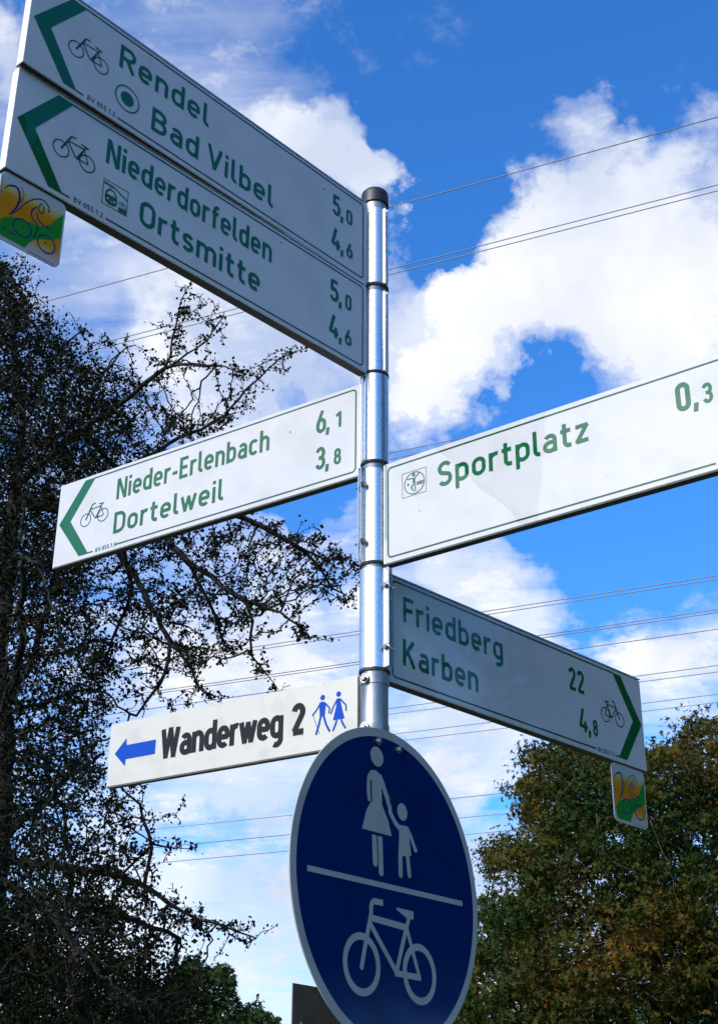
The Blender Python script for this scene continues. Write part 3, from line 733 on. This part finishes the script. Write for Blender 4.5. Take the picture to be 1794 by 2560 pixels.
for px, py, Y, r, lb in WR: wire(px, py, Y, r, 'power_line_wire', lb, 'wire', G1, .25)
a = Vector(at(219, 875, 40)); b = Vector(at(228, 888, 40))

tag(tube('wire_spacer', [tuple(a), tuple(b)], .02, MAT['wire'], None, 6), 'short spacer bar joining two thin wires left of the pole, above the dark tree', 'wire spacer')

# ------------------------------------------------------------------ trees
def bark_mat(name, c0, c1): return mottle(pmat(name, c0, .9), c0, c1, 12, .3, .7, 8, .8, 40, (1, 1, .25))
def leaf_mat(name, ramp, scale=1.2, trans=.25):
    m = bpy.data.materials.new(name); m.use_nodes = True; n = m.node_tree.nodes; l = m.node_tree.links
    b = n['Principled BSDF']; b.inputs['Roughness'].default_value = .6; b.inputs['Specular IOR Level'].default_value = .05
    tcn = n.new('ShaderNodeTexCoord'); a = n.new('ShaderNodeTexNoise'); a.inputs['Scale'].default_value = scale; a.inputs['Detail'].default_value = 3
    c = n.new('ShaderNodeTexNoise'); c.inputs['Scale'].default_value = scale*9; c.inputs['Detail'].default_value = 2
    l.new(tcn.outputs['Object'], a.inputs[0]); l.new(tcn.outputs['Object'], c.inputs[0])
    mx = n.new('ShaderNodeMath'); mx.operation = 'MULTIPLY_ADD'; mx.inputs[1].default_value = .45; l.new(c.outputs[0], mx.inputs[0])
    m2 = n.new('ShaderNodeMath'); m2.operation = 'MULTIPLY'; m2.inputs[1].default_value = .55; l.new(a.outputs[0], m2.inputs[0]); l.new(m2.outputs[0], mx.inputs[2])
    r = n.new('ShaderNodeValToRGB'); e = r.color_ramp.elements
    e[0].position = ramp[0][0]; e[0].color = (*ramp[0][1], 1); e[1].position = ramp[-1][0]; e[1].color = (*ramp[-1][1], 1)
    for q, cc in ramp[1:-1]: k = e.new(q); k.color = (*cc, 1)
    l.new(mx.outputs[0], r.inputs[0]); l.new(r.outputs[0], b.inputs['Base Color'])
    t = n.new('ShaderNodeBsdfTranslucent'); l.new(r.outputs[0], t.inputs[0]); mixs = n.new('ShaderNodeMixShader'); mixs.inputs[0].default_value = trans
    l.new(b.outputs[0], mixs.inputs[1]); l.new(t.outputs[0], mixs.inputs[2]); l.new(mixs.outputs[0], n['Material Output'].inputs[0])
    return m
def mesh_np(name, V, F, nv):
    """V (n,3) floats, F (m,nv) ints"""
    me = bpy.data.meshes.new(name); me.vertices.add(len(V)); me.vertices.foreach_set('co', np.asarray(V, np.float32).ravel())
    me.loops.add(F.size); me.loops.foreach_set('vertex_index', F.astype(np.int32).ravel())
    me.polygons.add(len(F)); me.polygons.foreach_set('loop_start', np.arange(0, F.size, nv, dtype=np.int32))
    me.update(calc_edges=True); return me
def inpoly(P, poly):
    x, y = P[:, 0], P[:, 1]; c = np.zeros(len(P), bool); n = len(poly); j = n-1
    for i in range(n):
        xi, yi = poly[i]; xj, yj = poly[j]
        if yi != yj: c ^= ((yi > y) != (yj > y)) & (x < (xj-xi)*(y-yi)/(yj-yi)+xi)
        j = i
    return c
def samp(poly, n):
    a = np.array(poly, float); lo, hi = a.min(0), a.max(0); out = []
    while sum(map(len, out)) < n:
        q = lo+(hi-lo)*rng.random((n*2, 2)); out.append(q[inpoly(q, poly)])
    return np.concatenate(out)[:n]
def at_n(P, Y):
    d = FW[None]+RT[None]*((P[:, :1]-897)/FPX)-UP[None]*((P[:, 1:2]-1280)/FPX)
    return CAM[None]+d*((Y-CAM[1])/d[:, 1])[:, None]
def colonize(nodes, par, att, step, infl, kill, iters=160, jit=.25):
    """branches grow towards the attractors (space colonisation)"""
    nodes = [np.asarray(q, float) for q in nodes]; par = list(par)
    A = np.asarray(att); bd = np.full(len(A), 1e9); bi = np.zeros(len(A), int); st = 0
    for it in range(iters):
        NN = np.array(nodes[st:])
        for k in range(0, len(NN), 400):
            q = NN[k:k+400]; d = np.sqrt(np.maximum(0, (A**2).sum(1)[:, None]+(q**2).sum(1)[None]-2*A@q.T)); j = d.argmin(1); dm = d[np.arange(len(A)), j]
            u = dm < bd; bd[u] = dm[u]; bi[u] = st+k+j[u]
        keep = bd > kill; A = A[keep]; bd = bd[keep]; bi = bi[keep]; st = len(nodes)
        if not len(A): break
        m = bd < infl
        if not m.any(): infl *= 1.6; continue
        P = np.array(nodes); idx = bi[m]; v = (A[m]-P[idx])/bd[m][:, None]
        u, inv = np.unique(idx, return_inverse=True); acc = np.zeros((len(u), 3)); np.add.at(acc, inv, v)
        acc += rng.normal(0, jit, acc.shape)*np.linalg.norm(acc, axis=1)[:, None]
        acc /= np.linalg.norm(acc, axis=1)[:, None]+1e-9
        new = P[u]+acc*step
        for a, q in zip(u, new): nodes.append(q); par.append(int(a))
    return np.array(nodes), np.array(par)
def radii(par, tip, expo=2.3, cap=.12):
    n = len(par); r = np.zeros(n); ch = np.zeros(n, int)
    for i in range(n-1, 0, -1):
        if r[i] == 0: r[i] = tip**expo
        r[par[i]] += r[i]; ch[par[i]] += 1
    return np.minimum(np.maximum(r, tip**expo)**(1/expo), cap), ch
def limbs_mesh(name, P, par, r, sel, sides):
    i = np.nonzero(sel)[0]; i = i[i > 0]; a = P[par[i]]; b = P[i]; t = b-a; t /= np.linalg.norm(t, axis=1)[:, None]+1e-9
    ref = np.where(np.abs(t[:, 2:3]) < .9, np.array([[0, 0, 1.]]), np.array([[1., 0, 0]])); u = np.cross(t, ref); u /= np.linalg.norm(u, axis=1)[:, None]; w = np.cross(t, u)
    ra = np.minimum(r[par[i]], r[i]*1.35); rb = r[i]; V = []
    for k in range(sides):
        c, s_ = cos(2*pi*k/sides), sin(2*pi*k/sides); V.append(a+(u*c+w*s_)*ra[:, None]-t*ra[:, None]*.3)
    for k in range(sides):
        c, s_ = cos(2*pi*k/sides), sin(2*pi*k/sides); V.append(b+(u*c+w*s_)*rb[:, None])
    V = np.stack(V, 1).reshape(-1, 3); base = np.arange(len(i))[:, None]*2*sides
    F = np.concatenate([base+np.array([[k, (k+1) % sides, sides+(k+1) % sides, sides+k]]) for k in range(sides)])
    return mesh_np(name, V, F, 4)
def leaves_mesh(name, C, size, asp=.7, lobed=False, up=.35):
    n = len(C); d = rng.normal(size=(n, 3)); d /= np.linalg.norm(d, axis=1)[:, None]
    nn = rng.normal(size=(n, 3))+np.array([0, 0, up*2]); s = size*(.55+.8*rng.random(n))[:, None]
    u = np.cross(nn, d); u /= np.linalg.norm(u, axis=1)[:, None]+1e-9; w = np.cross(u, d)
    if not lobed:
        V = np.stack([C, C+d*s*.5+u*s*asp*.5+w*s*.12, C+d*s, C+d*s*.5-u*s*asp*.5+w*s*.12], 1).reshape(-1, 3)
        b = np.arange(n)[:, None]*4
        F = np.concatenate([b+np.array([[0, 1, 2]]), b+np.array([[0, 2, 3]])])
        return mesh_np(name, V, F, 3)
    # five-lobed leaf: centre, lobes and notches
    co = [(0, 0)]
    for k in range(5):
        a = radians(-120+60*k); L = (.62, .8, 1., .8, .62)[k]
        co.append((L*cos(a), L*sin(a)))
        if k < 4: a2 = a+radians(30); co.append((.38*cos(a2), .38*sin(a2)))
    V = np.stack([C+d*s*(x*.6+.2)+u*s*y*.6+w*s*(.16*abs(y)) for x, y in co], 1).reshape(-1, 3); m = len(co); b = np.arange(n)[:, None]*m
    F = np.concatenate([b+np.array([[0, k, k+1]]) for k in range(1, m-1)])
    return mesh_np(name, V, F, 3)
def make_tree(name, label, base, seeds, spar, att, step, infl, kill, tip, bark, leafm, leaf, nleaf, spread, lobed=False, cap=.13, limb_r=.012, asp=.7, extra=None, group=None, expo=2.3):
    P, par = colonize(seeds, spar, att, step, infl, kill)
    r, ch = radii(par, tip, expo, cap); base = np.asarray(base, float); P = P-base
    root = empty(name, Matrix.Translation(Vector(base))); tag(root, label, 'tree', group)
    big = r > limb_r*4
    link('trunk', limbs_mesh('trunk', P, par, r, big, 10), bark, root)
    comp = np.full(len(P), -1); roots_ = []
    for i in range(1, len(P)):
        if r[i] > limb_r and not big[i]:
            if comp[par[i]] < 0: comp[i] = len(roots_); roots_.append(i)
            else: comp[i] = comp[par[i]]
    cnt = np.bincount(comp[comp >= 0], minlength=len(roots_)); small = np.zeros(len(P), bool)
    for k in range(len(roots_)):
        if cnt[k] >= 6: link('limb', limbs_mesh('limb', P, par, r, comp == k, 6), bark, root)
        else: small |= comp == k
    o = link('twigs', limbs_mesh('twigs', P, par, r, (r <= limb_r) | small, 3), bark, root); o['kind'] = 'stuff'
    thin = np.nonzero(r < limb_r*.55)[0]
    pick = thin[rng.integers(0, len(thin), int(nleaf))]; t = rng.random((len(pick), 1))
    C = P[pick]*(1-t)+P[par[pick]]*t+rng.normal(0, spread, (len(pick), 3))
    if extra is not None: C = np.concatenate([C, extra-base])
    o = link('crown', leaves_mesh('crown', C, leaf, asp, lobed), leafm, root); o['kind'] = 'stuff'
    print(label[:30], len(P), len(C)); return root
def chain(nodes, par, pts, start, seg):
    """append a polyline of world points, subdivided, hanging on node index start"""
    prev = start
    for q in pts:
        q = np.asarray(q, float); a = nodes[prev]; n = max(1, int(np.linalg.norm(q-a)/seg))
        for k in range(1, n+1):
            nodes.append(a+(q-a)*k/n+(rng.normal(0, seg*.10, 3) if k < n else 0)); par.append(prev); prev = len(nodes)-1
    return prev

def clump(C, per, sg, flat=.6):
    """gather leaves in sprays round each point"""
    n = len(C); q = np.repeat(C, per, 0)+rng.normal(0, 1, (n*per, 3))*np.array([sg, sg, sg*flat])*(.5+rng.random((n, 1)).repeat(per, 0))
    return q
# ---- big dark tree at left, small leaves, wandering thorny limbs
YT = 6.2
tb = at(-30, 2560, YT); tb = np.array([tb[0], YT, 0.0])
tn = [tb]; par = [0]
def tp(px, py, Y): return at(px, py, Y)
i1 = chain(tn, par, [tb+[.03, 0, 1.2], tp(-20, 2300, YT), tp(10, 1900, YT), tp(0, 1600, YT+.1)], 0, .12)
i2 = chain(tn, par, [tp(30, 1300, YT), tp(60, 1050, YT+.1), tp(30, 850, YT), tp(20, 700, YT)], i1, .12)
def near(px, py, Y):
    q = at(px, py, Y); return int(np.linalg.norm(np.array(tn)-q, axis=1).argmin())
LIMBS = [
 ([(60, 1200), (170, 1100), (300, 1010), (413, 920), (440, 820), (470, 715)], 6.2, 5.6),
 ([(413, 920), (520, 850), (560, 790)], 5.9, 6.0), ([(413, 920), (480, 910), (560, 915), (610, 935)], 5.9, 5.4),
 ([(300, 1180), (420, 1110), (560, 1040), (630, 960), (700, 895), (765, 870)], 6.6, 7.2),
 ([(60, 1250), (180, 1280), (300, 1330), (414, 1340), (475, 1410), (615, 1505), (700, 1530), (775, 1600)], 6.2, 5.0),
 ([(180, 1290), (296, 1380), (345, 1455), (425, 1600), (480, 1680), (525, 1745)], 6.2, 5.6),
 ([(425, 1610), (400, 1710), (340, 1790)], 5.8, 5.6),
 ([(414, 1330), (560, 1280), (610, 1295), (727, 1355), (783, 1385), (850, 1400), (885, 1420)], 5.9, 6.4),
 ([(727, 1355), (800, 1420), (830, 1470), (885, 1500)], 6.2, 6.6), ([(615, 1505), (630, 1640), (690, 1715)], 5.2, 5.4),
 ([(475, 1410), (520, 1500), (555, 1600)], 5.5, 5.8), ([(300, 1330), (330, 1480), (280, 1600), (240, 1700)], 6.1, 6.6),
 ([(0, 1790), (110, 1760), (225, 1720)], 6.2, 5.8), ([(20, 1700), (45, 1640), (140, 1635), (260, 1600)], 6.2, 6.8),
 ([(-20, 2150), (170, 2170), (300, 2190), (360, 2215), (500, 2300), (640, 2345)], 6.2, 5.6),
 ([(170, 2250), (300, 2290), (450, 2348)], 6.2, 6.6), ([(300, 2190), (380, 2110), (480, 2122)], 6.0, 6.0),
 ([(360, 2215), (380, 2120), (350, 2010), (300, 1965)], 5.9, 6.2), ([(60, 1900), (180, 1940), (260, 1880)], 6.2, 5.9),
 ([(60, 1000), (150, 880), (200, 830)], 6.2, 6.0), ([(30, 850), (60, 740), (10, 660)], 6.2, 6.2), ([(200, 1060), (260, 930), (320, 865)], 6.3, 6.6),
 ([(10, 1900), (-300, 1700), (-500, 1500)], 6.2, 6.4), ([(30, 1300), (-250, 1100), (-450, 1000)], 6.2, 6.0), ([(30, 1500), (-150, 1300), (-250, 1000)], 6.2, 7.2),
 ([(0, 1800), (80, 1650), (150, 1400), (180, 1200)], 6.2, 7.8), ([(0, 1800), (60, 1600), (60, 1400)], 6.2, 4.9), ([(0, 2100), (120, 2000), (200, 1900)], 6.2, 7.6), ([(0, 2200), (100, 2250), (200, 2380)], 6.2, 5.0),
]
limb_att = []
for L, Ya, Yb in LIMBS:
    n = len(L); st = near(*L[0], Ya); pts = [tp(x, y, Ya+(Yb-Ya)*k/(n-1)) for k, (x, y) in enumerate(L)]
    chain(tn, par, pts, st, .10)
    for k in range(n-1):
        (x0, y0), (x1, y1) = L[k], L[k+1]; m = max(4, int(hypot(x1-x0, y1-y0)/4.6)); t = rng.random(m)
        Q = np.stack([x0+(x1-x0)*t, y0+(y1-y0)*t], 1)+rng.normal(0, 30 if x1 > 350 else 45, (m, 2))
        limb_att.append(at_n(Q, Ya+(Yb-Ya)*(k+t)/(n-1)+rng.normal(0, .18, m)))
REG = [  # outline in the photograph, attractors, depth centre, depth spread
 ([(-160, 640), (40, 660), (70, 760), (140, 800), (150, 860), (230, 900), (300, 1010), (310, 1300), (220, 1450), (-160, 1450)], 2000, 6.2, .9),
 ([(230, 900), (420, 980), (480, 1040), (640, 1020), (560, 1080), (400, 1150), (300, 1150)], 420, 6.3, .5),
 ([(100, 1400), (450, 1330), (640, 1290), (820, 1330), (880, 1400), (870, 1500), (760, 1500), (640, 1560), (560, 1680), (450, 1690), (200, 1690)], 1350, 5.9, .5),
 ([(-160, 1450), (200, 1450), (300, 1650), (290, 1780), (250, 1800), (260, 1950), (200, 2060), (290, 2130), (350, 2230), (300, 2330), (-160, 2330)], 2300, 6.2, .9),
 ([(-160, 2250), (250, 2250), (400, 2350), (480, 2450), (440, 2700), (-160, 2700)], 1100, 6.2, .9),
 ([(250, 1960), (330, 1980), (350, 2080), (300, 2200), (200, 2150)], 160, 6.0, .4),
 ([(300, 2180), (400, 2210), (520, 2290), (560, 2340), (420, 2350), (330, 2300)], 170, 6.0, .35),
 ([(-900, 1100), (-160, 700), (-160, 2500), (-700, 2300)], 900, 6.2, 1.4),
]
att = limb_att+[at_n(samp(pl, n), Y+rng.normal(0, s_, n)) for pl, n, Y, s_ in REG]
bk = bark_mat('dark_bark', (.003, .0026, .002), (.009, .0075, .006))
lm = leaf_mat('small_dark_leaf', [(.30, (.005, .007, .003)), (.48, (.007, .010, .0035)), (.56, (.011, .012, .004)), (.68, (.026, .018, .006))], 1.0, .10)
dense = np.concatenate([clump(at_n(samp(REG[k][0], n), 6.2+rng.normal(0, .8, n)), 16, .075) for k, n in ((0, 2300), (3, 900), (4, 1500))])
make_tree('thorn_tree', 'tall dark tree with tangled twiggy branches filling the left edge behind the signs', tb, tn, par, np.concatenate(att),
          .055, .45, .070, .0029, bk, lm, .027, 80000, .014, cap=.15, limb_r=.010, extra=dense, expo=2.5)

# ---- broad autumn tree at right
YR = 21.0
tr = at(1640, 2560, YR); tr = np.array([tr[0], YR, 0.0]); tn = [tr]; par = [0]
chain(tn, par, [tr+[.1, 0, 2.2], at(1630, 2350, YR), at(1600, 2100, YR), at(1640, 1950, YR)], 0, .25)
for L, Ya, Yb in [([(1630, 2400), (1450, 2250), (1300, 2150)], 21, 20), ([(1620, 2300), (1480, 2100), (1400, 1950)], 21, 22), ([(1630, 2350), (1780, 2150), (1800, 1950)], 21, 20.5),
                  ([(1630, 2480), (1400, 2420), (1250, 2440)], 21, 19.5), ([(1630, 2480), (1850, 2350), (2050, 2250)], 21, 21), ([(1610, 2200), (1560, 2050), (1500, 1950)], 21, 19.2), ([(1610, 2200), (1720, 2000), (1740, 1880)], 21, 22.5)]:
    chain(tn, par, [at(x, y, Ya+(Yb-Ya)*k/(len(L)-1)) for k, (x, y) in enumerate(L)], near(*L[0], Ya), .25)
crown = [(1297, 1845), (1345, 1868), (1400, 1850), (1500, 1850), (1640, 1868), (1700, 1830), (1735, 1778), (1750, 1776), (1765, 1810), (1850, 1830), (2000, 1900), (2250, 2050), (2300, 2700), (1150, 2700), (1135, 2560), (1165, 2470), (1175, 2360), (1215, 2345), (1190, 2300), (1188, 2240), (1300, 2235),
         (1300, 2215), (1240, 2195), (1212, 2150), (1213, 2105), (1295, 2100), (1310, 2085), (1275, 2060), (1292, 2020), (1283, 1970), (1330, 1950), (1312, 1905), (1340, 1880)]
q1 = samp(crown, 5200)
def depth(Q, Y, half, cx=1660, cy=2300, rx=560, ry=560):
    e = np.sqrt(np.clip(1-((Q[:, 0]-cx)/rx)**2-((Q[:, 1]-cy)/ry)**2, .06, 1)); return Y+(rng.random(len(Q))*2-1)*half*e
att = at_n(q1, depth(q1, YR, 3.4))
q2 = samp(crown, 2500)
# thin the crown where the sky shows through
hol = np.array([(1460, 2200, 26), (1380, 2320, 30), (1440, 2370, 34), (1355, 2400, 26), (1350, 2450, 24), (1510, 2010, 22), (1730, 2080, 34), (1760, 2110, 24), (1680, 2290, 20), (1560, 2390, 22), (1400, 2170, 20), (1500, 2520, 26), (1620, 2170, 16), (1590, 2480, 18), (1720, 2240, 16)], float)
dd = np.hypot(q2[:, None, 0]-hol[None, :, 0], q2[:, None, 1]-hol[None, :, 1])/hol[None, :, 2]
q2 = q2[(rng.random(len(q2)) < np.clip((dd.min(1))*.75, .08, 1))]
ex = clump(at_n(q2, depth(q2, YR, 3.6)), 60, .16, .5)
ramp = [(.38, (.010, .028, .006)), (.47, (.022, .042, .008)), (.53, (.046, .050, .010)), (.59, (.082, .056, .011)), (.66, (.14, .066, .012))]
autumn = make_tree('autumn_tree', 'broad leafy tree turning brown and green at the lower right behind the Friedberg sign', tr, tn, par, att, .16, 1.2, .2, .006,
          bark_mat('brown_bark', (.04, .032, .024), (.09, .075, .06)), leaf_mat('autumn_leaf', ramp, .42, .2), .108, 24000, .09, True, cap=.32, limb_r=.03, extra=ex)

# ---- smaller trees along the bottom
def blob_tree(name, label, cx, top, bot, half, Y, n, leaf, ramp, lumps, natt=500, seed=0, scale=.6, lobed=True):
    b = at(cx, 2560, Y); b = np.array([b[0], Y, 0.]); nodes_ = [b]; par_ = [0]
    chain(nodes_, par_, [b+[.1, 0, 1.0], at(cx, bot, Y), at(cx, (top+bot)/2, Y)], 0, .2)
    Q = np.concatenate([samp(lumps, natt)]); W_ = half*Y/FPX
    A = at_n(Q, Y+rng.normal(0, W_*.45, len(Q))); q = samp(lumps, n)
    return make_tree(name, label, b, nodes_, par_, A, .16*Y/20, 1.5, .2*Y/20, .005, bk, leaf_mat(name+'_leaf', ramp, scale, .2), leaf, n*.5, .08, lobed, cap=.2, limb_r=.02, extra=at_n(q, Y+rng.normal(0, W_*.5, n)))
green = [(.35, (.014, .026, .008)), (.55, (.026, .045, .012)), (.68, (.040, .058, .016))]
blob_tree('small_tree', 'small round dark green tree low behind the left edge of the round sign', 520, 2410, 2600, 150, 24, 9000, .12, green,
          [(430, 2470), (455, 2400), (490, 2392), (520, 2420), (560, 2410), (590, 2440), (588, 2490), (610, 2520), (640, 2500), (660, 2530), (700, 2545), (690, 2700), (350, 2700), (380, 2500)])
blob_tree('shrub', 'brownish dark shrub filling the bottom left corner under the big tree', 200, 2350, 2600, 300, 12, 16000, .06, [(.35, (.012, .014, .008)), (.55, (.030, .020, .012)), (.68, (.050, .030, .016))],
          [(-200, 2330), (60, 2340), (160, 2370), (260, 2390), (360, 2430), (420, 2500), (430, 2750), (-200, 2750)], 900, scale=1.0)
blob_tree('young_tree', 'light green young tree showing low at the far left edge', 15, 2360, 2600, 60, 14, 2500, .07, [(.35, (.04, .08, .015)), (.6, (.09, .14, .03))],
          [(-100, 2400), (0, 2365), (40, 2370), (60, 2410), (45, 2450), (-100, 2480)], 120)
blob_tree('slender_tree', 'slender green tree just right of the bottom of the round sign', 1160, 2480, 2600, 60, 30, 2600, .14, green,
          [(1120, 2490), (1150, 2450), (1180, 2440), (1200, 2500), (1210, 2700), (1080, 2700), (1100, 2560)], 160)

# two added unseen trees at right to darken the shaded signs' reflections and ambient light
for k, (x, y, rz, sc, lb) in enumerate([(15.5, 7.0, 1.3, 1.4, 'added unseen autumn tree beyond the right edge, nearest to the broad leafy tree'), (15.0, -3.5, 2.9, 1.45, 'added unseen autumn tree far beyond the right edge')]):
    c = autumn.copy(); COL.objects.link(c); c.location = (x, y, 0); c.rotation_euler = (0, 0, rz); c.scale = (sc, sc, sc); c['label'] = lb
    for ch in list(autumn.children):
        if ch.name.split('.')[0] in ('trunk', 'limb', 'twigs', 'crown'):
            d_ = ch.copy(); COL.objects.link(d_); d_.parent = c
